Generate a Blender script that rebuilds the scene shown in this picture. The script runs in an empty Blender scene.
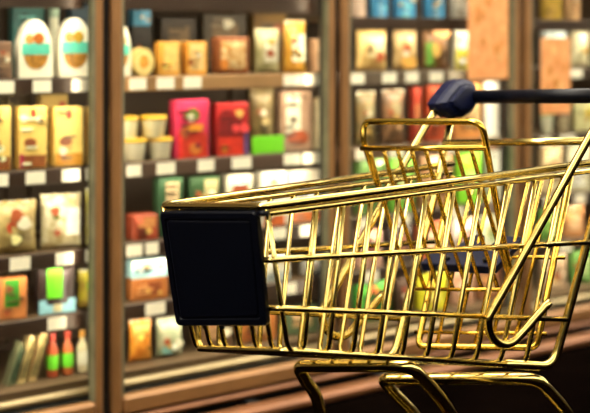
import bpy, math, random
from mathutils import Vector, Matrix
random.seed(7)
S = bpy.context.scene
COL = S.collection

# ------------------------------------------------------------------ camera
F, CX, HY, EYE = 1350.0, 295.0, 40.0, 1.25      # focal length (px of a 590 wide frame), principal x, horizon row, eye height
cam = bpy.data.cameras.new('camera')
cam.sensor_width = 36.0
cam.lens = F / 590.0 * 36.0
cam.shift_y = (HY - 206.5) / 590.0
cam.dof.use_dof = True
cam.dof.focus_distance = 3.02
cam.dof.aperture_fstop = 2.2
cam_o = bpy.data.objects.new('camera', cam)
cam_o.location = (0, 0, EYE)
cam_o.rotation_euler = (math.pi / 2, 0, 0)
COL.objects.link(cam_o)
S.camera = cam_o

# ------------------------------------------------------------------ world, lights, exposure
w = bpy.data.worlds.new('world'); S.world = w; w.use_nodes = True
w.node_tree.nodes['Background'].inputs[0].default_value = (1.0, 0.86, 0.68, 1)
w.node_tree.nodes['Background'].inputs[1].default_value = 0.05
S.view_settings.view_transform = 'Standard'
S.view_settings.look = 'None'
S.view_settings.gamma = 1.0
S.view_settings.use_curve_mapping = False
S.view_settings.exposure = 0.0

# the row of refrigerated cases: origin at the first door joint, u runs along it, w goes into it
VPX = 1950.0
TH = math.atan(F / (VPX - CX))
U = Vector((math.cos(TH), math.sin(TH), 0)); W = Vector((-math.sin(TH), math.cos(TH), 0))
D0 = 4.31
O = Vector(((110 - CX) / F * D0, D0, 0))
def case_pt(u, wv, z): return O + U * u + W * wv + Vector((0, 0, z))
def u_at(px, wv):
    r = Vector(((px - CX) / F, 1, 0)); p0 = O + W * wv
    # r*t = p0 + U*u
    det = r.x * (-U.y) + r.y * U.x
    t = (p0.x * (-U.y) + p0.y * U.x) / det
    return (r * t - p0).dot(U)
def z_at(py, u, wv): return EYE - (py - HY) * case_pt(u, wv, 0).y / F

def area(name, loc, rot, sx, sy, power, col=(1, .9, .75)):
    l = bpy.data.lights.new(name, 'AREA'); l.shape = 'RECTANGLE'; l.size = sx; l.size_y = sy
    l.energy = power; l.color = col
    o = bpy.data.objects.new(name, l); o.location = loc; o.rotation_euler = rot; COL.objects.link(o)
    return o
# ceiling light lines running along the aisle
for wv, pw in ((-1.1, 420), (-4.2, 120)):
    area('ceiling_panel_light', case_pt(4.5, wv, 2.7), (0, 0, TH), 22.0, 0.5, pw, (1, .93, .82))
    area('added_ceiling_uplight', case_pt(4.5, wv, 2.75), (math.pi, 0, TH), 22.0, 0.5, 800, (1, .93, .82))      # added unseen uplight, brightens the ceiling that the gold reflects

# ------------------------------------------------------------------ materials
def lin(h):
    h = h.lstrip('#'); out = []
    for i in (0, 2, 4):
        c = int(h[i:i + 2], 16) / 255.0
        out.append(c / 12.92 if c <= .04045 else ((c + .055) / 1.055) ** 2.4)
    return tuple(out) + (1,)
MATS = {}
def mat(hexc, rough=.55, metal=0.0, var=.12, scale=18.0, col2=None, bump=0.0, emit=0.0, kind='noise', contrast=.3):
    key = (hexc, rough, metal, var, scale, col2, bump, emit, kind, contrast)
    if key in MATS: return MATS[key]
    m = bpy.data.materials.new('mat_' + hexc.lstrip('#')); m.use_nodes = True
    nt = m.node_tree; b = nt.nodes['Principled BSDF']
    b.inputs['Roughness'].default_value = rough; b.inputs['Metallic'].default_value = metal
    a = lin(hexc)
    c2 = lin(col2) if col2 else tuple(max(0, v * (1 - 2.2 * var)) for v in a[:3]) + (1,)
    tc = nt.nodes.new('ShaderNodeTexCoord')
    if kind == 'voronoi':
        n = nt.nodes.new('ShaderNodeTexVoronoi'); n.inputs['Scale'].default_value = scale; fac = n.outputs['Distance']
    else:
        n = nt.nodes.new('ShaderNodeTexNoise'); n.inputs['Scale'].default_value = scale
        n.inputs['Detail'].default_value = 3; fac = n.outputs['Fac']
    nt.links.new(tc.outputs['Object'], n.inputs['Vector'])
    r = nt.nodes.new('ShaderNodeValToRGB')
    r.color_ramp.elements[0].position = .5 - contrast / 2; r.color_ramp.elements[0].color = c2
    r.color_ramp.elements[1].position = .5 + contrast / 2; r.color_ramp.elements[1].color = a
    nt.links.new(fac, r.inputs['Fac'])
    nt.links.new(r.outputs['Color'], b.inputs['Base Color'])
    if bump:
        bn = nt.nodes.new('ShaderNodeBump'); bn.inputs['Strength'].default_value = bump; bn.inputs['Distance'].default_value = .01
        nt.links.new(fac, bn.inputs['Height']); nt.links.new(bn.outputs['Normal'], b.inputs['Normal'])
    if emit:
        b.inputs['Emission Color'].default_value = a; b.inputs['Emission Strength'].default_value = emit
    MATS[key] = m
    return m
def glass_mat():
    m = bpy.data.materials.new('mat_pane'); m.use_nodes = True; nt = m.node_tree
    for n in list(nt.nodes): nt.nodes.remove(n)
    out = nt.nodes.new('ShaderNodeOutputMaterial'); mx = nt.nodes.new('ShaderNodeMixShader')
    t = nt.nodes.new('ShaderNodeBsdfTransparent'); g = nt.nodes.new('ShaderNodeBsdfGlossy')
    t.inputs[0].default_value = (.95, .97, .95, 1); g.inputs['Roughness'].default_value = .08
    mx.inputs[0].default_value = .04
    nt.links.new(t.outputs[0], mx.inputs[1]); nt.links.new(g.outputs[0], mx.inputs[2])
    nt.links.new(mx.outputs[0], out.inputs[0])
    return m
M_GLASS = glass_mat()
M_GOLD = mat('#e0ca7c', .15, 1.0, .06, 40.0)
M_GOLD2 = mat('#dcb850', .18, 1.0, .08, 40.0)
M_NAVY = mat('#02040f', .42, 0.0, .1, 60.0)
M_NAVY2 = mat('#050d30', .48, 0.0, .1, 60.0)
for m_ in (M_NAVY, M_NAVY2): m_.node_tree.nodes['Principled BSDF'].inputs['Specular IOR Level'].default_value = .18
M_RUB = mat('#1b1b1d', .7)
M_BRONZE = mat('#8a6238', .45, .3, .08, 6.0)
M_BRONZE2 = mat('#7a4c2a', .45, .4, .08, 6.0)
M_BLACK = mat('#0c0b0a', .6)
M_CASE = mat('#4a3624', .6, 0, .08, 5.0)
M_SHELF = mat('#5a4630', .5, .2, .08, 5.0)
M_RAIL = mat('#3e2a1e', .45, .2, .08, 8.0)
M_SILL = mat('#a08a68', .38, .5, .08, 8.0)
M_GASK = mat('#6e6a50', .6)
M_TAG = mat('#fff2dc', .6, 0, .03)
M_LED = mat('#fff4dc', .4, 0, 0.0, emit=5.0)

# ------------------------------------------------------------------ mesh helpers
def add_mesh(name, verts, faces, m, parent=None, smooth=False, mats=None):
    me = bpy.data.meshes.new(name); me.from_pydata([tuple(v) for v in verts], [], faces); me.update()
    me.materials.append(m)
    if smooth:
        for p in me.polygons: p.use_smooth = True
    o = bpy.data.objects.new(name, me); COL.objects.link(o)
    if parent is not None: o.parent = parent
    return o
class MB:
    def __init__(s): s.v = []; s.f = []
    def add(s, v, f):
        n = len(s.v); s.v += [Vector(q) for q in v]; s.f += [tuple(i + n for i in q) for q in f]; return s
    def box(s, x0, x1, y0, y1, z0, z1, b=0.0):
        if b <= 0:
            v = [(x, y, z) for x in (x0, x1) for y in (y0, y1) for z in (z0, z1)]
            return s.add(v, [(0, 1, 3, 2), (4, 6, 7, 5), (0, 4, 5, 1), (2, 3, 7, 6), (0, 2, 6, 4), (1, 5, 7, 3)])
        b = min(b, (x1 - x0) * .45, (y1 - y0) * .45, (z1 - z0) * .45)
        v = []; idx = {}
        for ix, x in enumerate((x0, x1)):
            for iy, y in enumerate((y0, y1)):
                for iz, z in enumerate((z0, z1)):
                    sx, sy, sz = (1 - 2 * ix), (1 - 2 * iy), (1 - 2 * iz)
                    for k, p in enumerate(((x, y + sy * b, z + sz * b), (x + sx * b, y, z + sz * b), (x + sx * b, y + sy * b, z))):
                        idx[(ix, iy, iz, k)] = len(v); v.append(p)
        f = []
        g = lambda a, c, d, k: idx[(a, c, d, k)]
        for i in (0, 1):
            f.append([g(i, 0, 0, 0), g(i, 1, 0, 0), g(i, 1, 1, 0), g(i, 0, 1, 0)])
            f.append([g(0, i, 0, 1), g(1, i, 0, 1), g(1, i, 1, 1), g(0, i, 1, 1)])
            f.append([g(0, 0, i, 2), g(1, 0, i, 2), g(1, 1, i, 2), g(0, 1, i, 2)])
            for j in (0, 1):
                f.append([g(i, j, 0, 0), g(i, j, 1, 0), g(i, j, 1, 1), g(i, j, 0, 1)])
                f.append([g(i, 0, j, 0), g(i, 1, j, 0), g(i, 1, j, 2), g(i, 0, j, 2)])
                f.append([g(0, i, j, 1), g(1, i, j, 1), g(1, i, j, 2), g(0, i, j, 2)])
                for k in (0, 1): f.append([g(i, j, k, 0), g(i, j, k, 1), g(i, j, k, 2)])
        return s.add(v, f)
    def tube(s, pts, r, seg=10):
        pts = [Vector(p) for p in pts]; n = len(pts)
        rs = r if isinstance(r, (list, tuple)) else [r] * n
        T = []
        for i in range(n):
            a = pts[max(0, i - 1)]; c = pts[min(n - 1, i + 1)]; T.append((c - a).normalized())
        up = Vector((0, 0, 1)) if abs(T[0].z) < .9 else Vector((1, 0, 0))
        N = (up - T[0] * up.dot(T[0])).normalized()
        v = []; f = []
        for i in range(n):
            N = (N - T[i] * N.dot(T[i])).normalized(); B = T[i].cross(N)
            for k in range(seg):
                a = 2 * math.pi * k / seg; v.append(pts[i] + (N * math.cos(a) + B * math.sin(a)) * rs[i])
        for i in range(n - 1):
            for k in range(seg):
                k2 = (k + 1) % seg; f.append((i * seg + k, i * seg + k2, (i + 1) * seg + k2, (i + 1) * seg + k))
        v.append(pts[0]); f += [(len(v) - 1, (k + 1) % seg, k) for k in range(seg)]
        v.append(pts[-1]); b = (n - 1) * seg; f += [(len(v) - 1, b + k, b + (k + 1) % seg) for k in range(seg)]
        return s.add(v, f)
    def lathe(s, prof, cx=0, cy=0, seg=20, sx=1, sy=1):
        v = []; f = []
        for (r, z) in prof:
            for k in range(seg):
                a = 2 * math.pi * k / seg; v.append((cx + r * sx * math.cos(a), cy + r * sy * math.sin(a), z))
        for i in range(len(prof) - 1):
            for k in range(seg):
                k2 = (k + 1) % seg; f.append((i * seg + k, i * seg + k2, (i + 1) * seg + k2, (i + 1) * seg + k))
        f.append(tuple(range(seg))[::-1]); f.append(tuple((len(prof) - 1) * seg + k for k in range(seg)))
        return s.add(v, f)
    def prism(s, poly, y0, y1):
        """poly in x,z extruded along y"""
        n = len(poly); v = [(x, y0, z) for x, z in poly] + [(x, y1, z) for x, z in poly]
        f = [tuple(range(n)), tuple(range(2 * n - 1, n - 1, -1))] + [(i, i + n, (i + 1) % n + n, (i + 1) % n) for i in range(n)]
        return s.add(v, f)
    def build(s, name, m, parent=None, smooth=False, off=None):
        v = s.v if off is None else [q - off for q in s.v]
        o = add_mesh(name, v, s.f, m, parent, smooth)
        return o
def empty(name, loc, rz=0):
    o = bpy.data.objects.new(name, None); o.location = loc; o.rotation_euler = (0, 0, rz); o.empty_display_size = .05
    COL.objects.link(o); return o
def tag(o, label=None, cat=None, group=None, kind=None):
    if label: o['label'] = label
    if cat: o['category'] = cat
    if group: o['group'] = group
    if kind: o['kind'] = kind
    return o
def fillet(pts, r, n=6):
    pts = [Vector(p) for p in pts]; out = [pts[0]]
    for i in range(1, len(pts) - 1):
        a, b, c = pts[i - 1], pts[i], pts[i + 1]
        rr = r[i] if isinstance(r, (list, tuple)) else r
        d1 = min(rr, (a - b).length * .48); d2 = min(rr, (c - b).length * .48)
        p = b + (a - b).normalized() * d1; q = b + (c - b).normalized() * d2
        for k in range(n + 1):
            t = k / n; out.append(p * (1 - t) ** 2 + b * 2 * t * (1 - t) + q * t * t)
    out.append(pts[-1]); return out

# ------------------------------------------------------------------ the setting
CZ = Vector((0, 0, 0))
def slab(name, u0, u1, w0, w1, z0, z1, m):
    mb = MB().box(u0, u1, w0, w1, z0, z1)
    o = mb.build(name, m); o.location = O; o.rotation_euler = (0, 0, TH); o['kind'] = 'structure'; return o
M_FLOOR = mat('#070403', .7, 0, .2, 3.0)
M_FLOOR.node_tree.nodes['Principled BSDF'].inputs['Specular IOR Level'].default_value = 0.0      # dull dark floor
slab('floor', -9, 18, -9, 1.2, -.1, 0.0, M_FLOOR)
slab('ceiling', -9, 18, -9, 1.2, 3.15, 3.25, mat('#e0d8c4', .8))
slab('wall_back', -9, 18, .85, .95, 0, 3.15, mat('#6b5c4c', .8))
slab('wall_front', -9, 18, -8.6, -8.5, 0, 3.15, mat('#6a5636', .8, 0, .4, 1.5))

# ------------------------------------------------------------------ refrigerated display case
UM = [None, u_at(105.5, -.02), u_at(336, -.02), u_at(520, -.02)]
PITCH = UM[2] - UM[1]
UM[0] = UM[1] - PITCH; UM.append(UM[3] + (UM[3] - UM[2]))
DEPTH = .56
case = empty('display_case', O, TH)
tag(case, 'bronze framed refrigerated display case with glass doors behind the gold cart', 'display case')
def cbox(name, m, args, parent=case, b=0.0):
    return MB().box(*args, b).build(name, m, parent)
cbox('back_panel', M_CASE, (UM[0] - .05, UM[4] + .05, DEPTH, DEPTH + .04, .1, 2.1))
cbox('end_panel', M_CASE, (UM[0] - .09, UM[0] - .05, 0.0, DEPTH + .04, .02, 2.1))
cbox('end_panel', M_CASE, (UM[4] + .05, UM[4] + .09, 0.0, DEPTH + .04, .02, 2.1))
cbox('top_panel', M_CASE, (UM[0] - .09, UM[4] + .09, 0.0, DEPTH + .04, 2.1, 2.16))
cbox('header_panel', M_BRONZE, (UM[0] - .09, UM[4] + .09, -.06, 0.0, 2.0, 2.2), b=.008)
cbox('bottom_deck', M_SHELF, (UM[0] - .05, UM[4] + .05, .03, DEPTH, .12, .173))
cbox('kick_plate', M_BLACK, (UM[0] - .09, UM[4] + .09, -.005, .02, 0.0, .12))
cbox('sill', M_SILL, (UM[0] - .05, UM[4] + .05, .005, .035, .125, .150), b=.008)
cbox('threshold', M_BRONZE2, (UM[0] - .09, UM[4] + .09, -.045, -.005, .028, .050), b=.008)
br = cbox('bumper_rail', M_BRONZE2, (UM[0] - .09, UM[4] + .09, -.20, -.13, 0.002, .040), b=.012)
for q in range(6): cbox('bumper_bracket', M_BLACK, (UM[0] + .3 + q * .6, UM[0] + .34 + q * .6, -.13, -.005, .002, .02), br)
SW = .028; GAP = .017
for i, um in enumerate(UM):
    mp = cbox('door_post', M_BLACK, (um - .026, um + .026, .0, .045, .05, 2.0))
    cbox('light_strip', M_LED, (um + .027, um + .032, .02, .04, .22, 1.98), mp)
for i in range(4):
    a, b = UM[i] + GAP, UM[i + 1] - GAP
    SL = .036
    door = cbox('door', M_BRONZE, (a, a + SL, -.045, -.003, .055, 1.99), b=.012)     # hinge stile carries the door
    cbox('stile', M_BRONZE, (b - SW, b, -.045, -.003, .055, 1.99), door, .012)
    cbox('bottom_rail', M_BRONZE, (a + SL, b - SW, -.045, -.003, .055, .115), door, .010)
    cbox('top_rail', M_BRONZE, (a + SL, b - SW, -.045, -.003, 1.94, 1.99), door, .010)
    cbox('gasket', M_GASK, (b - SW - .007, b - SW, -.034, -.006, .115, 1.94), door)
    cbox('gasket', M_GASK, (a + SL, a + SL + .008, -.034, -.006, .115, 1.94), door)
    p = cbox('pane', M_GLASS, (a + SL + .008, b - SW - .007, -.022, -.017, .115, 1.94), door)
ZS = {0: 1.40, 1: 1.13, 2: .845, 3: .582, 4: .380, 5: .174, 7: 1.337, 8: 1.68}
RAILH = .05
TAGS = {
 (0, 1): [(-12, 14), (33, 51), (72, 97)], (0, 2): [(-8, 8), (26, 45), (62, 80), (86, 97)],
 (0, 3): [(10, 30), (56, 73), (86, 97)], (0, 4): [(48, 66), (88, 98)],
 (1, 1): [(130, 146), (157, 174), (184, 201), (284, 301), (303, 318)], (1, 2): [(127, 141), (157, 175), (198, 214), (232, 251), (284, 300), (303, 319)],
 (1, 3): [(127, 142), (146, 158), (270, 286), (300, 318)], (1, 4): [(146, 165), (280, 296)],
 (2, 1): [(352, 364), (383, 396), (406, 418), (430, 443), (450, 463)], (2, 2): [(356, 370), (390, 404), (440, 455)],
 (2, 3): [(360, 373), (395, 410), (450, 463)], (2, 4): [(365, 378), (430, 445)],
 (3, 1): [(571, 582)], (3, 2): [(540, 551), (560, 575)], (3, 3): [(545, 556), (575, 585)], (3, 4): [(560, 572)],
}
for i in range(4):
    a, b = UM[i] + .028, UM[i + 1] - .028
    levels = [8, 7 if i >= 2 else 0, 1, 2, 3, 4]
    for lv in levels:
        z = ZS[lv]
        sh = cbox('shelf', M_SHELF, (a, b, .078, DEPTH, z - .018, z - .001))
        rm = {(1, 1): mat('#a87c50', .5, .1, .08, 8.0), (1, 2): mat('#5c4436', .5, .1, .08, 8.0), (2, 1): mat('#6a5848', .5, .1, .08, 8.0), (2, 2): mat('#6a4a34', .5, .1, .08, 8.0)}.get((i, lv), M_RAIL)
        cbox('price_rail', rm, (a, b, .066, .078, z - RAILH, z), sh, .003)
        for (x0, x1) in TAGS.get((i, lv), []):
            cbox('price_tag', M_TAG, (u_at(x0, .064), u_at(x1, .064), .062, .066, z - RAILH + .006, z - .006), sh)
    for bu in (a + .01, b - .025):
        cbox('shelf_bracket', M_CASE, (bu, bu + .015, DEPTH - .02, DEPTH, .2, 2.0))
# added unseen fill lights under each shelf lip, brightening the goods below
for i in range(4):
    a, b = UM[i] + .05, UM[i + 1] - .05
    for lv in [8, 7 if i >= 2 else 0, 1, 2, 3, 4]:
        o = area('added_shelf_fill', case_pt((a + b) / 2, .064, ZS[lv] - RAILH - .004), (0, 0, 0), b - a, .012, 2.0, (1, .86, .64))
        zax = -(W * .62 - Vector((0, 0, .78))).normalized(); yax = zax.cross(U).normalized()
        o.rotation_euler = Matrix((U, yax, zax)).transposed().to_euler()
# light strips of the case: behind every door post and along the top, shining into the case
for um in UM:
    for dx, ry in ((.06, -.7), (-.06, .7)):
        o = area('case_post_light', case_pt(um + dx, .035, 1.08), (0, 0, 0), .02, 1.7, 1.5, (1, .86, .62))
        # face into the case, swung towards the middle of the door
        d = (W * .75 + U * (1 if dx > 0 else -1) * .66).normalized()
        o.rotation_euler = d.to_track_quat('-Z', 'Y').to_euler()

# ------------------------------------------------------------------ products on the shelves
def place(x0, x1, wf, d, yaw):
    """centre u, width of a footprint (width x d, front edge at wf) whose outline spans picture columns x0..x1"""
    u = u_at((x0 + x1) / 2, wf + d / 2); wd = .1; ang = TH + yaw
    ca, sa = math.cos(ang), math.sin(ang)
    for _ in range(30):
        c = case_pt(u, wf + d / 2, 0); xs = []
        for sx in (-.5, .5):
            for sy in (-.5, .5):
                px, py = sx * wd, sy * d
                X = c.x + px * ca - py * sa; Y = c.y + px * sa + py * ca
                xs.append(CX + F * X / Y)
        k = F / c.y * .75
        u += ((x0 + x1) / 2 - (min(xs) + max(xs)) / 2) / k
        wd = max(.03, wd + ((x1 - x0) - (max(xs) - min(xs))) / k * .9)
    return u, wd
YAW = math.radians(-10)
class P: pass
def start(name, label, cat, x0, x1, ytop, sh, group=None, d=.05, wf=.098, yaw=YAW, zb=None, ybase=None, tilt=0.0):
    if yaw == YAW and (x0 + x1) / 2 > 340:                     # goods further along the case stand turned a little towards the aisle end
        t = min(1.0, ((x0 + x1) / 2 - 340) / 230); yaw -= math.radians(16) * t; wf += .024 * t
    u, wd = place(x0, x1, wf, d, yaw)
    z = zb if zb is not None else ZS[sh]
    h = z_at(ytop, u, wf) - z
    i = sum(1 for q in UM[1:4] if u > q)                       # which door, and the shelf above: nothing may poke through it
    above = [ZS[k] for k in ((8, 7 if i >= 2 else 0, 1, 2, 3, 4)) if ZS[k] > z + .05]
    if above: h = min(h, min(above) - .024 - z)
    u = min(max(u, UM[i] + wd / 2 - .03), UM[i + 1] - wd / 2 + .03)
    root = empty(name, case_pt(u, wf + d / 2, z + .0005), TH + yaw)
    tag(root, label, cat, group)
    if tilt: root.rotation_euler = (tilt, 0, TH + yaw)
    p = P(); p.o = root; p.w = wd; p.h = max(h, .02); p.d = d; p.top = z + max(h, .02); return p
def marks(p, parent, items, yf=None, wid=None):
    """flat printed plates on the front: (name, x0, x1, z0, z1, colour) in fractions of width / height; 'o' name prefix makes an ellipse"""
    yf = -p.d / 2 if yf is None else yf
    for k, it in enumerate(items):
        nm, fx0, fx1, fz0, fz1, colr = it[:6]
        X0, X1 = (fx0 - .5) * p.w, (fx1 - .5) * p.w; Z0, Z1 = fz0 * p.h, fz1 * p.h
        t = .0016 + .0008 * k
        mb = MB()
        if nm.startswith('o:'):
            cx, cz, rx, rz = (X0 + X1) / 2, (Z0 + Z1) / 2, (X1 - X0) / 2, (Z1 - Z0) / 2
            poly = [(cx + rx * math.cos(2 * math.pi * q / 18), cz + rz * math.sin(2 * math.pi * q / 18)) for q in range(18)]
            mb.prism(poly, yf - t, yf + .001); nm = nm[2:]
        else:
            mb.box(X0, X1, yf - t, yf + .001, Z0, Z1)
        mb.build(nm, colr if not isinstance(colr, str) else mat(colr, .5, 0, .12, 40), parent)
def carton(p, colr, items=(), rough=.5, b=.003, kind='noise'):
    m = colr if not isinstance(colr, str) else mat(colr, rough, 0, .1, 25)
    body = MB().box(-p.w / 2, p.w / 2, -p.d / 2, p.d / 2, 0, p.h, b).build('carton', m, p.o)
    marks(p, p.o, items); prints(p, colr if isinstance(colr, str) else '#e0c080', -p.d / 2); return p
PR = random.Random(11)
def shade(h, f):
    c = [int(h.lstrip('#')[k:k + 2], 16) for k in (0, 2, 4)]
    return '#%02x%02x%02x' % tuple(max(0, min(255, int(v * f + (40 if f > 1 else 0)))) for v in c)
def prints(p, hexc, yf, n=3, sp=.36, text=True):
    """rows of small print and a few printed spots on a pack front"""
    if p.w < .045: return
    mb = MB(); z = PR.uniform(.06, .14)
    while z < .9:
        x0 = PR.uniform(.06, .35); x1 = min(.95, x0 + PR.uniform(.2, .5))
        if PR.random() < .6: mb.box((x0 - .5) * p.w, (x1 - .5) * p.w, yf - .0060, yf - .0002, z * p.h, (z + .035) * p.h)
        z += PR.uniform(.09, .2)
    if mb.v and text: mb.build('text_lines', mat(shade(hexc, PR.choice((.35, .5, 1.35))), .5), p.o)
    for k in range(n):
        cx, cz, s_ = PR.uniform(-sp, sp) * p.w, PR.uniform(.5 - sp, .5 + sp) * p.h, PR.uniform(.07, .15) * min(p.w, p.h)
        c_ = PR.choice((shade(hexc, .6), shade(hexc, 1.3), '#d8a858', '#efe2c4', '#a8522c'))
        poly = [(cx + s_ * (1 + .3 * math.sin(3 * a + k)) * math.cos(a), cz + s_ * math.sin(a)) for a in [2 * math.pi * q / 12 for q in range(12)]]
        MB().prism(poly, yf - .0052 - .0003 * k, yf - .0002).build('printed_spot', mat(c_, .5), p.o)
def bag(p, colr, col2=None, items=(), seam='#e8e0c8', scale=30.0):
    """pillow bag with crimped seams top and bottom"""
    m = mat(colr, .38, 0, .15, scale, col2, .5, contrast=.35); p.w *= 1.13
    nx, nz = 10, 12; mb = MB(); v = []; f = []
    ph = random.random() * 6
    for side in (-1, 1):
        for j in range(nz + 1):
            t = j / nz; wz = (max(0, math.sin(math.pi * min(1, max(0, (t - .0) / .94))))) ** .45 if t < .94 else 0
            wz = max(wz, .06)
            for i in range(nx + 1):
                s = i / nx; wx = max(0, math.sin(math.pi * s)) ** .55
                wob = 1 + .10 * math.sin(9 * s + ph + 5 * t) * wx
                xx = (s - .5) * p.w * (1 - .06 * math.sin(math.pi * t))
                v.append((xx, side * p.d / 2 * max(.05, wx * wz) * wob, t * p.h + (.004 * math.sin(20 * s + ph) if t > .9 else 0)))
    n1 = (nx + 1) * (nz + 1)
    for sd in (0, 1):
        for j in range(nz):
            for i in range(nx):
                a = sd * n1 + j * (nx + 1) + i; q = (a, a + 1, a + nx + 2, a + nx + 1)
                f.append(q if sd == 0 else q[::-1])
    for i in range(nx):
        f.append((i, n1 + i, n1 + i + 1, i + 1)); c = nz * (nx + 1) + i; f.append((c, c + 1, n1 + c + 1, n1 + c))
    for j in range(nz):
        a = j * (nx + 1); f.append((a, a + nx + 1, n1 + a + nx + 1, n1 + a)); b = a + nx; f.append((b, n1 + b, n1 + b + nx + 1, b + nx + 1))
    mb.add(v, f).build('pouch', m, p.o, True)
    MB().box(-p.w * .47, p.w * .47, -.003, .003, p.h * .955, p.h * 1.0).build('top_seam', mat(seam, .4), p.o)
    marks(p, p.o, items, yf=-p.d / 2 * .98); prints(p, colr, -p.d / 2 * .98, 4, .24, False); return p
def tub(p, colr, lid, items=()):
    r = p.w / 2; h = p.h
    MB().lathe([(r * .70, 0), (r * .76, .003), (r * .93, h * .80), (r * .95, h * .82)], seg=24).build('cup', mat(colr, .4, 0, .05), p.o, True)
    MB().lathe([(r * .96, h * .80), (r, h * .83), (r, h * .95), (r * .9, h * .985), (r * .86, h * .97)], seg=24).build('lid', mat(lid, .4, 0, .06), p.o, True)
    for nm, z0, z1, c in items:
        ra, rb = r * (.76 + .17 * z0 / .8), r * (.76 + .17 * z1 / .8)
        MB().lathe([(ra + .0015, z0 * h), (rb + .0015, z1 * h)], seg=24).build(nm, mat(c, .45), p.o, True)
    return p
def bottle(p, body, cap, label):
    r = p.w / 2; h = p.h
    MB().lathe([(r * .9, 0), (r, .005), (r, h * .55), (r * .85, h * .66), (r * .42, h * .78), (r * .40, h * .86)], seg=18).build('glass', mat(body, .3, 0, .1, 40), p.o, True)
    MB().lathe([(r * .50, h * .84), (r * .52, h * .86), (r * .52, h * .985), (r * .45, h)], seg=18).build('cap', mat(cap, .4), p.o, True)
    MB().lathe([(r * 1.02, h * .18), (r * 1.03, h * .19), (r * 1.03, h * .50), (r * 1.02, h * .51)], seg=18).build('wrap_label', mat(label, .5), p.o, True)
    return p
def oval_pack(p, bright=1):
    """white carton with an egg shaped top, teal band and a dish photo"""
    poly = []
    for q in range(33):
        a = math.pi * q / 32; poly.append((p.w / 2 * math.cos(a), p.h * (.42 + .58 * math.sin(a))))
    poly += [(-p.w * .5, p.h * .02), (-p.w * .46, 0), (p.w * .46, 0), (p.w * .5, p.h * .02)]
    MB().prism(poly, -p.d / 2, p.d / 2).build('sleeve', mat('#efe6cf', .5, 0, .05), p.o)
    def arc(z0, z1, fw): return [(x, z) for x, z in ((-fw * p.w, z0 * p.h), (fw * p.w, z0 * p.h), (fw * p.w * .98, z1 * p.h), (-fw * p.w * .98, z1 * p.h))]
    MB().prism(arc(.40, .60, .42), -p.d / 2 - .0016, -p.d / 2).build('band', mat('#57c3ab', .5, 0, .1), p.o)
    bowl = [(-.36 * p.w, .40 * p.h)] + [(.36 * p.w * math.cos(a), .40 * p.h + .25 * p.h * math.sin(a)) for a in [math.pi + math.pi * q / 12 for q in range(1, 12)]] + [(.36 * p.w, .40 * p.h)]
    MB().prism(bowl, -p.d / 2 - .0016, -p.d / 2).build('dish_photo', mat('#c98a2e', .5, 0, .3, 60), p.o)
    marks(p, p.o, [('o:fruit_photo', .17, .44, .58, .76, '#d9934a'), ('o:fruit_photo', .42, .74, .58, .78, '#b08a20' if bright else '#b0601c')])
    return p
def tray(p, rim, film, col2=None, items=()):
    MB().box(-p.w / 2, p.w / 2, -p.d / 2, p.d / 2, 0, p.h, .008).build('tray', mat(rim, .4, 0, .1, 20), p.o)
    q = MB(); n = 8; v = []; f = []
    for j in range(n + 1):
        for i in range(n + 1):
            s, t = i / n, j / n
            v.append(((s - .5) * p.w * .72, -p.d / 2 - .001 - .008 * (math.sin(math.pi * s) * math.sin(math.pi * t)) ** .4, p.h * (.14 + .74 * t)))
    for j in range(n):
        for i in range(n): a = j * (n + 1) + i; f.append((a, a + 1, a + n + 2, a + n + 1))
    q.add(v, f).build('film', mat(film, .3, 0, .2, 45, col2, .3), p.o, True)
    marks(p, p.o, items, yf=-p.d / 2 - .008); return p

# ---- first door, left edge of the picture
carton(start('food_carton', 'brown carton cut by the left picture edge beside oval packs', 'carton', -14, 12, 42, 1), '#7a5a44', [('photo', .3, .9, .3, .7, '#b08a6a')])
oval_pack(start('oval_pack', 'left white oval pack with teal band on the top shelf', 'food pack', 14, 53, 20, 1, 'oval packs'), 0)
oval_pack(start('oval_pack', 'white oval pack with teal band between another oval pack and first door post', 'food pack', 54, 92, 18, 1, 'oval packs'), 1)
carton(start('food_carton', 'dim teal carton standing behind the left oval pack', 'carton', 8, 45, 6, 1, wf=.30), '#2e6a66')
tub(start('food_tub', 'pale tub behind the gap between two oval packs', 'tub', 46, 62, 3, 1, wf=.24, d=.06), '#e6e2c8', '#9fb7a0')
carton(start('food_carton', 'dark blue carton at the back behind the right oval pack', 'carton', 66, 96, 4, 1, wf=.30), '#1e3a4a')
YB = [('top_spot', .42, .60, .80, .96, '#b03018'), ('o:dish_photo', .18, .62, .34, .50, '#8a4a22'), ('bottom_band', .04, .96, .02, .22, '#8a4a1c'), ('corner_mark', .02, .16, .02, .24, '#b02848')]
G = 'yellow cartons on the second shelf'
for x0, x1, lb in ((-20, 11, 'yellow carton with brown base cut by the left picture edge'), (14, 47, 'yellow carton with brown dish photo, second from the left edge'),
                   (49, 83, 'yellow carton with brown dish photo standing under the lying carton'), (85, 112, 'yellow carton half hidden by the first door post')):
    carton(start('yellow_carton', lb, 'carton', x0, x1, 107, 2, G), mat('#ecc76c', .5, 0, .08, 20), YB if x0 != 49 else YB[:2] + [('bottom_band', .04, .96, .02, .22, '#c98a24')])
carton(start('flat_carton', 'small yellow carton at the back above the yellow carton row', 'carton', 36, 68, 95, 2, wf=.24), '#b8964a', [('red_spot', .68, .9, .4, .9, '#a02c1c')])
bag(start('food_bag', 'tan bag with red spot at the left edge of the third shelf', 'bag', -10, 37, 202, 3, d=.07), '#b09a62', '#7a6234', [('o:red_spot', .28, .50, .40, .62, '#c2401c')])
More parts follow.
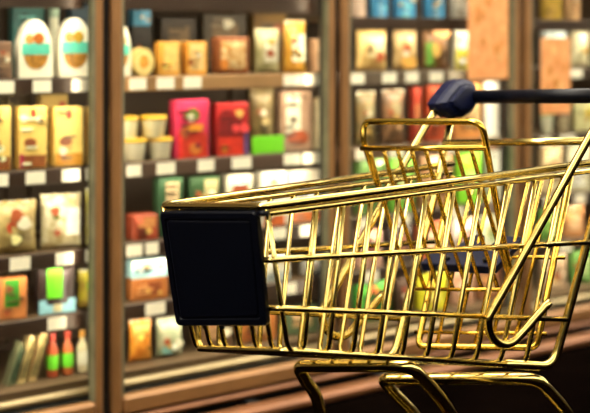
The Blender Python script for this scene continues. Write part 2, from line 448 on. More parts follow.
bag(start('food_bag', 'cream bag with green and red print on the third shelf', 'bag', 39, 82, 195, 3, d=.07), '#e2d7b4', '#a89056', [('o:leaf_print', .22, .42, .56, .74, '#5c8a2c'), ('o:red_spot', .40, .60, .42, .58, '#d0603c'), ('window', .55, .88, .25, .75, '#f2ead8')])
bag(start('food_bag', 'bright yellow bag half hidden by the first door post', 'bag', 84, 112, 188, 3, d=.06), '#e6d84a', '#d8d0a0', [('o:red_spot', .10, .5, .12, .28, '#c84a20')])
carton(start('food_carton', 'orange carton with dark green label under the tan bag', 'carton', -4, 27, 278, 4), '#b8703a', [('green_label', .15, .70, .30, .96, '#2f7a1c')])
p = tray(start('food_tray', 'dark tray with lime label and pale blue base', 'tray', 34, 75, 267, 4), '#3a2c2a', '#4a3a38', None, [('lime_label', .20, .62, .34, .98, '#66c81c')])
marks(p, p.o, [('blue_band', -.01, 1.01, .0, .30, '#8fc3d2'), ('band_centre', .38, .62, .03, .27, '#c8bc90')], yf=-p.d / 2 - .002)
bag(start('food_bag', 'yellow bag with round lime label beside first door post', 'bag', 77, 110, 270, 4, d=.05), '#d6c832', '#a07a3c', [('o:lime_label', .20, .75, .35, .82, '#7fd021')])
for k, (x0, x1, yt, c) in enumerate(((2, 24, 344, '#6a6a4c'), (12, 35, 337, '#cdb27a'), (23, 47, 332, '#c9a873'))):
    q = start('sandwich_pack', ['greenish slim pack leaning at the left edge of bottom shelf', 'beige slim pack leaning in the middle of three', 'beige slim pack leaning next to green labelled bottles'][k], 'food pack', x0, x1, yt, 5, 'leaning slim packs', d=.05)
    # a slim wedge leaning to the right
    hh = q.h * 1.05
    poly = [(-q.w * .5, 0), (-q.w * .5 + .026, 0), (q.w * .5, hh * .9), (q.w * .5 - .012, hh)]
    MB().prism(poly, -q.d / 2, q.d / 2).build('sleeve', mat(c, .5, 0, .2, 30), q.o)
    MB().prism([(x * .96 + .004, z * .8 + hh * .1) for x, z in poly], -q.d / 2 - .0015, -q.d / 2).build('window', mat('#7a6a40' if k else '#3c4a34', .4, 0, .3, 60), q.o)
for k, (x0, x1, yt, b_, c_, l_, lb) in enumerate(((46, 59, 334, '#a8482a', '#9c2c1c', '#6ad02c', 'left red bottle with lime label on the bottom shelf'),
        (61, 74, 332, '#b0582c', '#b03a24', '#6ad02c', 'right red bottle with lime label on the bottom shelf'),
        (76, 88, 331, '#ddd0a8', '#d89a38', '#e8e2c8', 'cream bottle with orange cap on the bottom shelf'),
        (89, 102, 330, '#6a3a1c', '#c88a2c', '#e0b23c', 'brown bottle with yellow label beside first door post'))):
    bottle(start('sauce_bottle', lb, 'bottle', x0, x1, yt, 5, 'bottles on the bottom shelf', d=.02, wf=.11), b_, c_, l_)

# ---- second door
oval_pack(start('oval_pack', 'white oval pack half hidden by the right side of first door post', 'food pack', 106, 131, 24, 1, 'oval packs', wf=.13), 1)
p = start('round_pack', 'round pack with orange centre on the top shelf', 'food pack', 128, 154, 48, 1)
poly = [(p.w * .5 * math.cos(2 * math.pi * q / 28), p.h * .5 + p.h * .5 * math.sin(2 * math.pi * q / 28)) for q in range(28)]
MB().prism(poly, -p.d / 2, p.d / 2).build('drum', mat('#e6c77a', .5), p.o)
marks(p, p.o, [('o:front_label', .12, .88, .12, .88, '#efd48c'), ('o:dish_photo', .25, .75, .25, .75, '#e09a3c')])
carton(start('orange_carton', 'left of two orange cartons beside the round pack', 'carton', 154, 180, 42, 1, 'orange cartons'), '#e8a440', [('photo', .22, .9, .12, .92, '#f0c070'), ('o:red_spot', .30, .56, .15, .42, '#d8702c')])
carton(start('orange_carton', 'right of two orange cartons beside the brown tray', 'carton', 181, 207, 42, 1, 'orange cartons'), '#e8a03c', [('photo', .15, .85, .14, .94, '#f0c682')])
q = start('dark_carton', 'dark carton at the back under the blue carton', 'carton', 127, 152, 26, 1, wf=.28); carton(q, '#2a221c')
carton(start('blue_carton', 'light blue carton on top of a dark carton at the back', 'carton', 128, 151, -4, 1, wf=.28, zb=q.top), '#3f8fb4', [('print', .5, .95, .1, .9, '#6cb6e0')])
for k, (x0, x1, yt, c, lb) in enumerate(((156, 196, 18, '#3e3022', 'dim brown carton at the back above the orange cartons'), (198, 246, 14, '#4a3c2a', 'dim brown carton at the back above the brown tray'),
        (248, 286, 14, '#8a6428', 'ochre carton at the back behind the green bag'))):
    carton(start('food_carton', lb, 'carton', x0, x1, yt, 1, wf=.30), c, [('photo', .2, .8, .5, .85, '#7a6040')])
tray(start('food_tray', 'brown rimmed tray with beige food beside orange cartons', 'tray', 210, 250, 37, 1), '#8a4a22', '#d8bc8c', '#b07838', [('o:orange_spot', .08, .34, .12, .42, '#c8782c')])
bag(start('food_bag', 'pale green bag on the top shelf beside yellow bag', 'bag', 252, 281, 29, 1, d=.06), '#c9b98a', '#8f8a58', [('window', .25, .8, .25, .75, '#d8ccb0')])
bag(start('food_bag', 'yellow bag with white window on the top shelf', 'bag', 281, 308, 21, 1, d=.06), '#e0a83c', '#c8862c', [('window', .22, .80, .22, .74, '#eee6c4')])
carton(start('food_carton', 'peach and white carton beside second door post on top shelf', 'carton', 308, 330, 39, 1), '#e6b48a', [('white_panel', .45, .95, .1, .9, '#f4ead8')])
GT = 'white tubs with yellow lids'
lo = []
for (x0, x1, yt, lb) in ((120, 146, 138, 'lower white tub with yellow lid next to first door post'), (147, 172, 137, 'lower white tub with yellow lid beside magenta box')):
    q = start('food_tub', lb, 'tub', x0, x1, yt, 2, GT, d=.004, wf=.14); tub(q, '#ece4c8', '#e0b030'); lo.append(q)
for q, (x0, x1, yt, lb) in zip(lo, ((117, 138, 116, 'upper white tub with yellow lid next to first door post'), (140, 166, 115, 'upper white tub with yellow lid beside magenta box'))):
    r = start('food_tub', lb, 'tub', x0, x1, yt, 2, GT, d=.004, wf=.14, zb=q.top - .001); tub(r, '#e6dcb4', '#d8a82c')
carton(start('magenta_box', 'magenta box with green arch and yellow print on second shelf', 'carton', 169, 209, 100, 2), '#cc2a52', [('red_base', .22, .94, .0, .42, '#c03018'), ('o:green_arch', .28, .72, .62, .86, '#5a6a24'), ('yellow_print', .26, .82, .46, .58, '#d88a24'), ('o:dish_photo', .42, .76, .06, .26, '#c8702c'), ('red_stripe', .10, .22, .0, .45, '#e03028')])
carton(start('red_box', 'dark red box beside the magenta box on second shelf', 'carton', 210, 249, 103, 2), '#a01c1c', [('bright_base', .05, .8, .0, .34, '#d0301c'), ('o:yellow_spot', .15, .35, .05, .2, '#d88a2c'), ('violet_strip', .84, .98, .0, .5, '#6a4a7a'), ('dark_panel', .1, .78, .40, .75, '#7c1214')])
bag(start('food_bag', 'brown bag between the dark red box and leaning pack', 'bag', 247, 276, 84, 2, d=.06, wf=.13), '#8a7448', '#5a4a2a')
q = start('lime_card', 'lime price card on second shelf under the brown bag', 'price card', 252, 284, 136, 2, d=.006, wf=.080, yaw=0)
MB().box(-q.w / 2, q.w / 2, -q.d / 2, q.d / 2, 0, q.h, .001).build('card', mat('#74d41c', .5, 0, .04), q.o)
MB().box(-q.w / 2, q.w / 2, -q.d / 2, q.d / 2 + .012, -.0002, .004).build('card_foot', mat('#5cae16', .5), q.o)
q = start('meal_pack', 'brown pack with white window beside the lime card', 'food pack', 275, 312, 91, 2, d=.05, wf=.12)
carton(q, '#a8846a', [('window', .16, .62, .30, .92, '#dcd6bc'), ('o:meal_photo', .18, .88, .08, .34, '#a8481c')])
carton(start('food_carton', 'cream carton beside the second door post on second shelf', 'carton', 312, 332, 98, 2), '#e6d6ae', [('yellow_panel', .1, .5, .4, .9, '#e0b860')])
carton(start('red_pack', 'flat red orange pack on third shelf beside first door post', 'food pack', 125, 158, 215, 3, d=.07), '#a84a30', [('orange_print', .2, .9, .5, .9, '#d08a50')])
carton(start('green_carton', 'dark green carton with beige photo on third shelf', 'carton', 153, 183, 178, 3, 'green cartons'), '#2a4a2c', [('photo', .30, .82, .15, .92, '#cdae84')])
carton(start('green_carton', 'dark green carton with pale stripe on third shelf', 'carton', 184, 220, 177, 3, 'green cartons'), '#2c4828', [('stripe', .48, .92, .1, .95, '#a89c70')])
carton(start('food_carton', 'white carton with round brown photo behind the cart front rim', 'carton', 221, 253, 175, 3), '#d8cdb4', [('o:meal_photo', .16, .86, .35, .90, '#9a4a28')])
carton(start('food_carton', 'white carton seen between the two gold rims', 'carton', 255, 287, 172, 3), '#e8e0d0', [('orange_base', .1, .9, .0, .2, '#c8602c')])
carton(start('food_carton', 'cream carton with orange base next to second door post on third shelf', 'carton', 289, 329, 170, 3), '#e0d2bc', [('orange_base', .1, .9, .02, .22, '#d07038'), ('grey_photo', .3, .7, .4, .8, '#a8a49c')])
q = start('food_carton', 'orange brown carton under the pale blue pack', 'carton', 126, 168, 278, 4); carton(q, '#b06a34', [('photo', .2, .8, .2, .8, '#8a4420')])
carton(start('blue_pack', 'pale blue pack stacked on the orange brown carton', 'food pack', 126, 168, 260, 4, zb=q.top), '#a8d4dc', [('white_strip', .0, 1.0, .55, 1.0, '#e8e6dc')])
for (x0, x1, yt, c, c2, lb) in ((172, 214, 258, '#8a5a3a', '#c8a070', 'tan carton behind the navy panel'), (258, 290, 256, '#d8d0c0', '#9aa0a0', 'white carton behind the front corner of the cart'), (292, 330, 262, '#b0aca4', '#2c2a28', 'grey carton with black base next to second door post')):
    carton(start('food_carton', lb, 'carton', x0, x1, yt, 4), c, [('base_band', .02, .98, .02, .35, c2)])
bag(start('food_bag', 'orange bag on the bottom shelf beside first door post', 'bag', 127, 153, 321, 5, d=.06), '#e09a34', '#b8641c')
bag(start('food_bag', 'pale green bag on the bottom shelf beside the orange bag', 'bag', 154, 184, 319, 5, d=.06), '#b8b498', '#7a8a68', [('o:teal_spot', .1, .5, .1, .3, '#7aa8a0')])
for (x0, x1, yt, c, lb) in ((196, 232, 316, '#6a4a30', 'brown carton seen under the cart front'), (236, 276, 312, '#a8632c', 'orange brown carton seen under the navy panel corner'), (280, 318, 308, '#4c5a3c', 'olive carton seen behind the near front wires')):
    carton(start('food_carton', lb, 'carton', x0, x1, yt, 5), c, [('photo', .2, .8, .3, .8, '#b08a5c')])

# ---- third door
carton(start('food_carton', 'pink white carton next to the blue cartons on upper shelf', 'carton', 351, 366, -14, 7), '#d8b8a4')
for (x0, x1, lb) in ((368, 388, 'leftmost of three blue cartons on the upper shelf'), (391, 416, 'middle one of three blue cartons on the upper shelf'), (422, 445, 'rightmost of three blue cartons on the upper shelf')):
    carton(start('blue_carton', lb, 'carton', x0, x1, -16, 7, 'blue cartons'), '#4a9cd0', [('print', .35, .65, .0, .5, '#9ccce8')])
carton(start('food_carton', 'white carton beside the rightmost blue carton', 'carton', 449, 470, -14, 7), '#dcd2c4')
bag(start('food_bag', 'beige bag of bread beside second door post', 'bag', 353, 389, 23, 1, d=.07), '#e0bc78', '#a8864c', [('window', .25, .8, .3, .7, '#e6d2a0')])
bag(start('food_bag', 'tan bag with slanting white print in the third door', 'bag', 390, 419, 21, 1, d=.06), '#d0b07c', '#8a6c40', [('o:orange_food', .2, .85, .05, .32, '#d8a04c')])
bag(start('food_bag', 'brown and green bag in the third door', 'bag', 419, 450, 20, 1, d=.06), '#8a5c34', '#5c4424', [('green_leaf', .05, .35, .1, .6, '#5c8a34'), ('o:orange_food', .3, .95, .68, .92, '#c88c4c')])
carton(start('food_carton', 'white carton with yellow base and lime corner beside orange poster', 'carton', 450, 480, 22, 1), '#ece6d0', [('yellow_base', .0, .5, .0, .45, '#d8cc50'), ('lime_corner', .55, .98, .7, .95, '#8cd23c')])
for (x0, x1, yt, c, c2, lb) in ((353, 378, 92, '#8a6a3c', '#4a4a28', 'olive bag beside second door post on second shelf'), (379, 406, 90, '#9a6c48', '#4c3c2c', 'grey brown bag left of the red packs'),):
    bag(start('food_bag', lb, 'bag', x0, x1, yt, 2, d=.06), c, c2, [('o:pale_spot', .3, .7, .5, .8, '#b0a078')])
carton(start('red_pack', 'red pack to the left of the handle end', 'food pack', 408, 421, 88, 2), '#a83420', [('photo', .2, .8, .3, .7, '#c87a4c')])
carton(start('red_pack', 'orange red pack behind the handle end', 'food pack', 422, 446, 86, 2), '#b84a28', [('photo', .2, .8, .3, .7, '#d8a06c')])
carton(start('food_carton', 'orange carton under the orange poster right of the handle end', 'carton', 449, 481, 84, 2), '#e0924c', [('pale_panel', .4, .95, .2, .8, '#f0c890')])
q = start('white_panel', 'white panel standing left of the third door post above the rear bar', 'panel', 483, 499, 82, 2, d=.02, wf=.08)
MB().box(-q.w / 2, q.w / 2, -q.d / 2, q.d / 2, 0, q.h, .003).build('board', mat('#f4efe4', .5, 0, .04), q.o)
MB().box(-q.w / 2 - .004, q.w / 2 + .004, -q.d / 2 - .003, q.d / 2 + .003, 0, .012).build('board_foot', mat('#c8c0b0', .5), q.o)
for (x0, x1, yt, c, it, lb) in ((354, 384, 150, '#5a7a3c', '#2c4a20', 'green carton seen above the far gold rim'), (385, 414, 152, '#78b83c', '#c8d890', 'lime carton seen through the child seat wires'),
        (415, 452, 150, '#a87a54', '#6a3a24', 'brown carton behind the child seat wires'), (453, 481, 148, '#8ada2c', '#b8e878', 'bright lime carton behind the right end of the child seat')):
    carton(start('food_carton', lb, 'carton', x0, x1, yt, 3), c, [('photo', .3, .8, .2, .6, it)])
carton(start('food_carton', 'white carton left of the third door post under the rear bar', 'carton', 483, 500, 148, 3), '#f0ece0')
for (x0, x1, yt, c, it, lb) in ((354, 382, 213, '#c89a86', '#7a3a34', 'dusty pink carton behind the far gold wires'), (383, 412, 214, '#3c3230', '#8a5a44', 'black carton behind the seat back wires'),
        (413, 446, 212, '#c8623c', '#e8c0a0', 'orange carton left of the navy seat pan'), (447, 476, 212, '#e0cfc4', '#c89a90', 'pinkish white carton above the navy seat pan'), (477, 502, 212, '#d8d4b4', '#98a86c', 'pale carton left of the third door post on fourth shelf')):
    carton(start('food_carton', lb, 'carton', x0, x1, yt, 4), c, [('photo', .3, .8, .2, .6, it)])
for (x0, x1, yt, c, it, lb) in ((352, 390, 268, '#3f8a30', '#1f5a20', 'green carton behind the hooked far strut'), (392, 412, 270, '#4a3428', '#8a3c24', 'dark brown carton on bottom shelf right of green carton'),
        (413, 446, 274, '#c8c022', '#e8e070', 'yellow carton under the navy seat pan'), (447, 474, 268, '#b88a70', '#d8c0a8', 'tan carton on bottom shelf right of yellow carton'), (475, 505, 264, '#7a4a2c', '#b08a5c', 'brown carton next to third door post on bottom shelf')):
    carton(start('food_carton', lb, 'carton', x0, x1, yt, 5), c, [('photo', .3, .8, .2, .6, it)])

# ---- fourth door
carton(start('food_carton', 'ochre carton on the upper shelf of the last door', 'carton', 540, 562, -14, 7), '#a8842c')
carton(start('food_carton', 'peach carton on the upper shelf of the last door', 'carton', 563, 580, -14, 7), '#d0a070')
carton(start('food_carton', 'grey blue carton above the right orange poster', 'carton', 539, 566, 8, 1), '#9aa0a0', [('photo', .4, .9, .45, .8, '#a8b4b0'), ('o:dark_spot', .1, .4, .35, .6, '#3c3430')])
bag(start('food_bag', 'pale beige bag right of the grey blue carton', 'bag', 568, 590, 10, 1, d=.06), '#e0d4b0', '#b0a884')
carton(start('food_carton', 'beige carton cut by the right picture edge on top shelf', 'carton', 591, 615, 12, 1), '#d0c4a0')
tub(start('food_tub', 'white tub with green lid under the right orange poster', 'tub', 540, 554, 112, 2, d=.02, wf=.12), '#d8d8c0', '#5c8a34')
tub(start('food_tub', 'tub with plum lid under the right orange poster', 'tub', 556, 570, 112, 2, d=.02, wf=.12), '#c0b090', '#6a4440')
carton(start('food_carton', 'olive carton at the right edge below the handle', 'carton', 571, 594, 92, 2), '#d0c894', [('o:yellow_spot', .5, .9, .3, .6, '#c8b23c')])
for (x0, x1, yt, c, it, sh, lb) in ((538, 562, 146, '#c0a47c', '#8a7454', 3, 'drab carton under the gold rear bar'), (563, 590, 146, '#c8bea0', '#98846c', 3, 'grey carton at right edge under the gold rear bar'),
        (537, 558, 200, '#5c8a38', '#88b050', 4, 'green carton behind the near strut'), (559, 584, 200, '#b0784a', '#d8b088', 4, 'tan carton behind the rear post'),
        (538, 566, 250, '#b09478', '#7a6048', 5, 'beige carton on bottom shelf of the last door'), (567, 592, 250, '#6a9a48', '#a8b880', 5, 'green carton at the right edge on bottom shelf')):
    carton(start('food_carton', lb, 'carton', x0, x1, yt, sh), c, [('photo', .3, .8, .2, .6, it)])

# ---- orange posters stuck on the glass
def poster(x0, x1, y0, y1, label):
    wv = -.025; ua, ub = u_at(x0, wv), u_at(x1, wv); um = (ua + ub) / 2
    z1, z0 = z_at(y0, um, wv), z_at(y1, um, wv)
    r = empty('poster', case_pt(um, wv, z0), TH); tag(r, label, 'poster', 'orange posters on the doors')
    hw = (ub - ua) / 2; h = z1 - z0
    MB().box(-hw, hw, -.0015, .0015, 0, h).build('sheet', mat('#d89a60', .55, 0, .1, 22, '#bf7a40', contrast=.4), r)
    rnd = random.Random(x0)
    for k in range(16):
        cx = rnd.uniform(-.75, .75) * hw; cz = rnd.uniform(.1, .9) * h; s = rnd.uniform(.006, .016)
        poly = [(cx + s * (1 + .35 * math.sin(3 * a + k)) * math.cos(a), cz + 1.5 * s * math.sin(a)) for a in [2 * math.pi * q / 14 for q in range(14)]]
        MB().prism(poly, -.0022 - .0002 * k, -.0015).build('printed_blot', mat(rnd.choice(['#c8823c', '#dcac6c', '#b8782c', '#c88848', '#e8b880']), .5), r)
poster(468, 508, -45, 79, 'tall orange poster left of the third door post')
poster(541, 570, 38, 114, 'shorter orange poster right of the third door post')

# ------------------------------------------------------------------ gold shopping cart
EYEP = Vector((0, 0, EYE))
def ray(px, py): return Vector(((px - CX) / F, 1.0, -(py - HY) / F))
def at(px, py, d): return EYEP + ray(px, py) * d
TFf, TFn = at(163, 206, 2.91), at(267, 209, 2.71)       # basket corners: top front far / near
TRf, TRn = at(450, 164, 3.55), at(612, 160, 3.23)       # top rear
BFf, BFn = at(196, 348, 2.91), at(288, 351, 2.76)       # bottom front
L = lambda a, b, t: a + (b - a) * t
def side_pt(px, py, v):
    """where the line of sight meets the upright lengthwise plane at fraction v of the basket width (0 far side, 1 near side)"""
    a, b, c = L(TFf, TFn, v), L(TRf, TRn, v), L(BFf, BFn, v)
    n = (b - a).cross(c - a); r = ray(px, py)
    return EYEP + r * ((a - EYEP).dot(n) / r.dot(n))
BRn, BRf = side_pt(545, 366, 1), side_pt(385, 359, 0)
base = (TFf + TFn + TRf + TRn) / 4; base.z = 0
cart = empty('shopping_cart', base)
tag(cart, 'gold wire shopping cart with navy handle and navy front panel', 'shopping cart')
def ctube(name, pts, r, m=M_GOLD, parent=cart, seg=12):
    return MB().tube(pts, r, seg).build(name, m, parent, True, base)
def smooth_path(pts, n=6):
    pts = [Vector(p) for p in pts]; e = [pts[0] * 2 - pts[1]] + pts + [pts[-1] * 2 - pts[-2]]; out = []
    for i in range(1, len(e) - 2):
        p0, p1, p2, p3 = e[i - 1:i + 3]
        for k in range(n):
            t = k / n
            out.append(.5 * (2 * p1 + (p2 - p0) * t + (2 * p0 - 5 * p1 + 4 * p2 - p3) * t * t + (3 * p1 - p0 - 3 * p2 + p3) * t ** 3))
    out.append(pts[-1]); return out
# rims
ctube('top_rim', fillet([side_pt(616, 159.5, 1.01), side_pt(266, 206.5, 1.01), side_pt(162, 205.5, -.01), side_pt(453, 163.5, -.01)], .022), .0088, seg=14)
ctube('lower_rim', fillet([side_pt(612, 167.8, 1.0), side_pt(269, 213.5, 1.0), side_pt(165, 211, 0), side_pt(451, 172.3, 0)], .02), .0070)
# two horizontal hoops
ctube('hoop_wire', fillet([side_pt(592, 242, 1.02), side_pt(300, 258, 1.02), side_pt(273, 260, 1.02), side_pt(174.5, 258, -.02), side_pt(264, 252, -.02), side_pt(440, 241, -.02)], .012), .0066)
ctube('hoop_wire', fillet([side_pt(567, 319.5, 1.02), side_pt(280.5, 308.5, 1.02), side_pt(186.5, 307, -.02), side_pt(272, 312, -.02), side_pt(405, 319, -.02)], .012), .0064)
# lengthwise wires: down the front, then back along the bottom
for i in range(7):
    v = i / 6
    a, b, c = L(TFf, TFn, v), L(BFf, BFn, v), L(BRf, BRn, v)
    ctube('front_wire', fillet([a, b, c], .022), .0054)
# U wires: near side, across the bottom, far side
for k in range(10):
    nt = side_pt(316 + 27.45 * k, 213.5 - .1326 * (47 + 27.45 * k) + 1, 1.0)
    xb = 303.5 + 24.6 * k; nb = side_pt(xb, 351 + (xb - 288) * .0584 + 1.0, 1.0)
    xt = 199.5 + 23.5 * k; ft = side_pt(xt, 211 - .1353 * (xt - 165) + 1, 0.0)
    xf = 198.5 + 20.0 * k; fb = side_pt(xf, 348 + (xf - 196) * .0582 + 1.0, 0.0)
    ctube('side_wire', fillet([nt, nb, fb, ft], .026), .0061)
# bottom border
ctube('bottom_border', fillet([BRn, BFn, BFf, BRf], .02), .0074)
ctube('bottom_border', [BRn, BRf], .005)
# rear posts
ctube('rear_post', fillet([side_pt(619, 112, 1.0), side_pt(591, 228, 1.0), side_pt(567, 318, 1.0), side_pt(553, 367, 1.0), side_pt(505, 364, 1.0)], [0, .05, .05, .04, 0]), .0106, seg=14)
ctube('rear_post', fillet([side_pt(454, 108, 0), side_pt(433, 200, 0), side_pt(405, 312, 0), side_pt(393, 360, 0), side_pt(360, 358, 0)], [0, .05, .05, .04, 0]), .0106, seg=14)
# rear cross bar and gate
ctube('rear_cross_bar', [side_pt(444, 143, 0), side_pt(608, 141, 1.0)], .0096, seg=14)
gt0, gt1 = side_pt(437, 177, .0), side_pt(602, 176, 1.0)
gb0, gb1 = side_pt(399, 346, .0), side_pt(560, 348, 1.0)
gate = ctube('rear_gate', fillet([L(gt0, gt1, .82), L(gb0, gb1, .86), L(gb0, gb1, .12), L(gt0, gt1, .10)], .02), .0084, M_GOLD2)
for f_ in (.24, .36, .48, .58, .66, .72):
    ctube('gate_wire', [L(gt0, gt1, f_), L(gb0, gb1, f_)], .0048, M_GOLD2, gate)
ctube('gate_crossbar', [L(L(gt0, gt1, .08), L(gb0, gb1, .08), .92), L(L(gt0, gt1, .90), L(gb0, gb1, .90), .92)], .0046, M_GOLD2, gate)
ctube('gate_crossbar', [L(L(gt0, gt1, .08), L(gb0, gb1, .08), .48), L(L(gt0, gt1, .90), L(gb0, gb1, .90), .48)], .0046, M_GOLD2, gate)
# handle struts with hooked lower ends
SP = [(619, 84), (606, 107), (573, 166.5), (540, 226), (508, 283.5), (494, 308), (488.5, 321), (491, 335), (501, 344), (512, 342.5), (524, 331), (549, 302)]
ctube('handle_strut', smooth_path([side_pt(x, y, 1.06) for x, y in SP]), .0100, seg=14)
ctube('handle_strut', smooth_path([side_pt(x - 166, y - 8 + (2 if x > 600 else 0), -.04) for x, y in SP[1:]]), .0100, seg=14)
# handle
Hf, Hn = side_pt(463, 97, -.04), side_pt(631, 95.5, 1.06)
hd = (Hn - Hf).normalized()
hb = ctube('handle_bar', [Hf, Hn], .0185, M_NAVY, seg=20)
def px_m(n): return n * Hf.y / F
CAP = [(428.5, 104), (437, 92), (446, 82.5), (453, 80.5), (460, 81.5), (465, 86), (467, 95), (466, 105), (461, 113), (453, 117), (441, 117), (431.5, 110)]
def handle_cap(dx, dy, v, ext):
    """angular cap where the strut meets the handle: a side outline drawn out along the handle, its outer end a little smaller"""
    q = [side_pt(x + dx - 1.5, y + dy - .5, v) for x, y in CAP]; c = sum(q, Vector()) / len(q); n = len(q)
    rings = [[c + (p - c) * k + hd * t for p in q] for k, t in ((.96, 0), (1.03, .002), (1.06, .006), (1.06, ext * .6), (.98, ext * .8), (.80, ext), (.66, ext + .001), (.66, ext + .010), (.52, ext + .012))]
    vs = [p for r_ in rings for p in r_]; fs = []
    for j in range(len(rings) - 1):
        for i in range(n): fs.append((j * n + i, j * n + (i + 1) % n, (j + 1) * n + (i + 1) % n, (j + 1) * n + i))
    fs += [tuple(range(n))[::-1], tuple((len(rings) - 1) * n + i for i in range(n))]
    o = MB().add(vs, fs).build('handle_end', M_NAVY2, hb, False, base)
    bv = o.modifiers.new('bevel', 'BEVEL'); bv.width = .003; bv.segments = 2; bv.limit_method = 'ANGLE'
    return o
handle_cap(0, 0, -.07, .058)
handle_cap(168, -1, 1.04, .050)
# child seat: wire back with a rounded top, navy seat pan
VX = lambda x, x0=364.0, x1=487.0: .06 + .74 * (x - x0) / (x1 - x0)
seat = ctube('child_seat_back', fillet([side_pt(385, 205, .07), side_pt(367, 152, .06), side_pt(363, 140, .06), side_pt(364, 121.5, .06), side_pt(482, 121.5, .80), side_pt(487, 150, .80), side_pt(492, 180, .80), side_pt(504, 245, .80), side_pt(514, 290, .80)], [0, .02, .02, .022, .034, .03, .03, .03, 0]), .0080, M_GOLD2, seg=14)
ctube('seat_crossbar', [side_pt(361, 148.5, .05), side_pt(487, 148, .81)], .0066, M_GOLD2, seat)
ctube('seat_crossbar', [side_pt(412, 289, .08), side_pt(514, 290, .80)], .0046, M_GOLD2, seat)
for x in (369, 383, 397, 411, 425, 440, 456, 471):
    v = VX(x)
    ctube('seat_wire', smooth_path([side_pt(x, 148.5, v), side_pt(x + 10.5, 186, v), side_pt(x + 26, 240, v), side_pt(x + 42, 289, v)], 4), .0052, M_GOLD2, seat)
A, B = side_pt(420, 263, .12), side_pt(496, 267, .62)
C, Dd = side_pt(524, 236, .62), side_pt(449, 233, .12)
prof = [(0, 0), (1, 0), (1, .9), (.97, 1), (.74, 1), (.70, .85), (.66, .55), (.60, .5), (.55, .55), (.52, .9), (.49, 1), (.33, 1), (.29, .9), (.26, .55), (.18, .5), (.10, .5), (0, .4)]
n_ = (B - A).cross(Dd - A).normalized(); n_ = n_ if n_.z > 0 else -n_
up = [L(L(A, B, s), L(Dd, C, s), q) for s, q in prof]; lo_ = [p - n_ * .024 + (up[0] - p) * .03 for p in up]
nv = len(up)
pan = MB().add(up + lo_, [tuple(range(nv)), tuple(range(2 * nv - 1, nv - 1, -1))] + [(i, i + nv, (i + 1) % nv + nv, (i + 1) % nv) for i in range(nv)]).build('seat_pan', M_NAVY2, cart, False, base)
bv = pan.modifiers.new('bevel', 'BEVEL'); bv.width = .004; bv.segments = 2
for s in (.30, .80):
    c0 = L(L(A, B, s), L(Dd, C, s), .18)
    ctube('seat_bolt', [c0 - n_ * .002, c0 + n_ * .006], .007, M_NAVY, pan, 12)
# navy front panel
fa, fb_, fc = TFf, TFn, (BFf + BFn) / 2
nf = (fb_ - fa).cross(fc - fa).normalized()
if nf.dot(EYEP - fa) < 0: nf = -nf
def front_pt(px, py, off):
    r = ray(px, py); a = fa + nf * off
    return EYEP + r * ((a - EYEP).dot(nf) / r.dot(nf))
def panel_poly(inset, off, rc):
    q = [front_pt(158.5, 212, .018), front_pt(255.5, 212, .018), front_pt(266.5, 326.5, .018), front_pt(175.5, 326, .018)]
    c = sum(q, Vector()) / 4
    ex = (q[1] - q[0]).normalized(); ez = (q[0] - q[3]).normalized()
    sg = [(1, -1), (-1, -1), (-1, 1), (1, 1)]
    q = [p + ex * (sx * inset) + ez * (sz * inset) for p, (sx, sz) in zip(q, sg)]
    out = []
    for i in range(4):
        a, b, d = q[i - 1], q[i], q[(i + 1) % 4]
        p0 = b + (a - b).normalized() * rc; p1 = b + (d - b).normalized() * rc
        for k in range(6):
            t = k / 5; out.append(p0 * (1 - t) ** 2 + b * 2 * t * (1 - t) + p1 * t * t)
    return [p + nf * off for p in out]
def loft(name, rings, m, parent, close=True):
    n = len(rings[0]); v = [p for r in rings for p in r]; f = []
    for j in range(len(rings) - 1):
        for i in range(n): f.append((j * n + i, j * n + (i + 1) % n, (j + 1) * n + (i + 1) % n, (j + 1) * n + i))
    if close:
        f.append(tuple(range(n))[::-1]); f.append(tuple((len(rings) - 1) * n + i for i in range(n)))
    return MB().add(v, f).build(name, m, parent, False, base)
panel = loft('front_panel', [panel_poly(.004, -.016, .010), panel_poly(0, -.013, .012), panel_poly(0, -.003, .012), panel_poly(.003, 0, .012), panel_poly(.014, 0, .010), panel_poly(.016, -.003, .010)], M_NAVY, cart)
loft('panel_insert', [panel_poly(.020, -.004, .008), panel_poly(.020, -.001, .008), panel_poly(.022, 0, .008)], M_NAVY, panel)
for px in (205, 222):
    ctube('panel_clip', [front_pt(px, 327, -.004), front_pt(px, 327, .006)], .006, M_NAVY, panel, 10)
ctube('corner_clip', [front_pt(258, 213.5, .012), front_pt(268, 213.5, .006)], .006, M_NAVY, panel, 10)
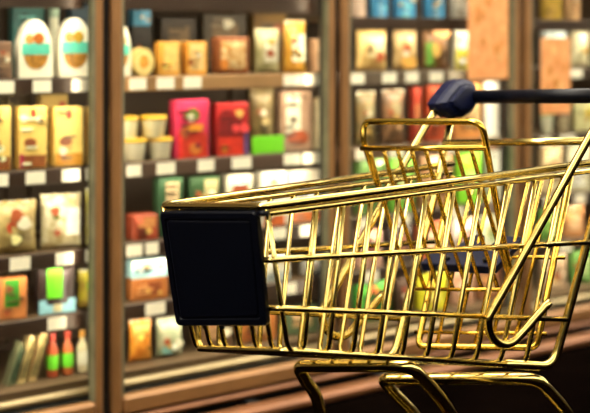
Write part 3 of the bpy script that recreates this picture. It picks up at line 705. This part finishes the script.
# leg frames: a cross tube under the basket bent down into a leg on either side
def zfix(p, z=.15): q = p.copy(); q.z = z; return q
LA_n = [(416, 371), (434, 391), (450, 413), (468, 450), (479, 500)]
LA_f = [(305, 380), (315, 394), (321, 413), (331, 450), (337, 500)]
LB_n = [(540, 382), (555, 398), (567, 413), (590, 450), (603, 485)]
LB_f = [(392, 391), (403, 402), (413, 413), (430, 440), (438, 460)]
def leg_frame(far, near, fe, ne, lf, ln, ef, en):
    P_ = [zfix(side_pt(*ef, .0))] + [side_pt(x, y, .0) for x, y in lf[::-1]] + [side_pt(*fe, .02)]
    Q_ = [side_pt(*ne, .96)] + [side_pt(x, y, 1.0) for x, y in ln] + [zfix(side_pt(*en, 1.0))]
    pts = smooth_path(P_[:-1], 4)[:-1] + fillet([P_[-2], P_[-1], Q_[0], Q_[1]], [0, .018, .05, 0], 7) + smooth_path(Q_[1:], 4)[1:]
    return ctube('leg_frame', pts, .0145, M_GOLD, cart, 18), P_[0], Q_[-1]
la, eAf, eAn = leg_frame(0, 1, (297.5, 366), (404, 365.5), LA_f, LA_n, (340, 535), (484, 545))
lb, eBf, eBn = leg_frame(0, 1, (382, 379), (528, 378), LB_f, LB_n, (441, 478), (607, 510))
for (ea, eb) in ((eAf, eBf), (eAn, eBn)):
    d = (eb - ea).normalized(); f0 = ea - d * .22; r1 = eb + d * .10
    rl = ctube('base_rail', [f0, r1], .0108, M_GOLD, cart, 14)
    for c0 in (f0 + d * .02, r1 - d * .02):
        cs = ctube('caster', [c0, Vector((c0.x, c0.y, .118))], .012, M_GOLD2, cart, 14)
        side = Vector((-d.y, d.x, 0)); hub = Vector((c0.x, c0.y, .055)) + d * .02
        for s in (-1, 1):
            a = hub + side * (.021 * s)
            MB().tube([Vector((c0.x, c0.y, .118)) + side * (.019 * s), a], .006, 8).build('fork', M_GOLD2, cs, True, base)
        MB().tube([hub - side * .014, hub - side * .012, hub + side * .012, hub + side * .014], [.046, .0548, .0548, .046], 28).build('wheel', M_RUB, cs, False, base)
        MB().tube([hub - side * .024, hub + side * .024], .008, 10).build('axle', M_GOLD2, cs, True, base)
ctube('base_crossbar', [L(eBf, eBn, 0), L(eBf, eBn, 1)], .0108)
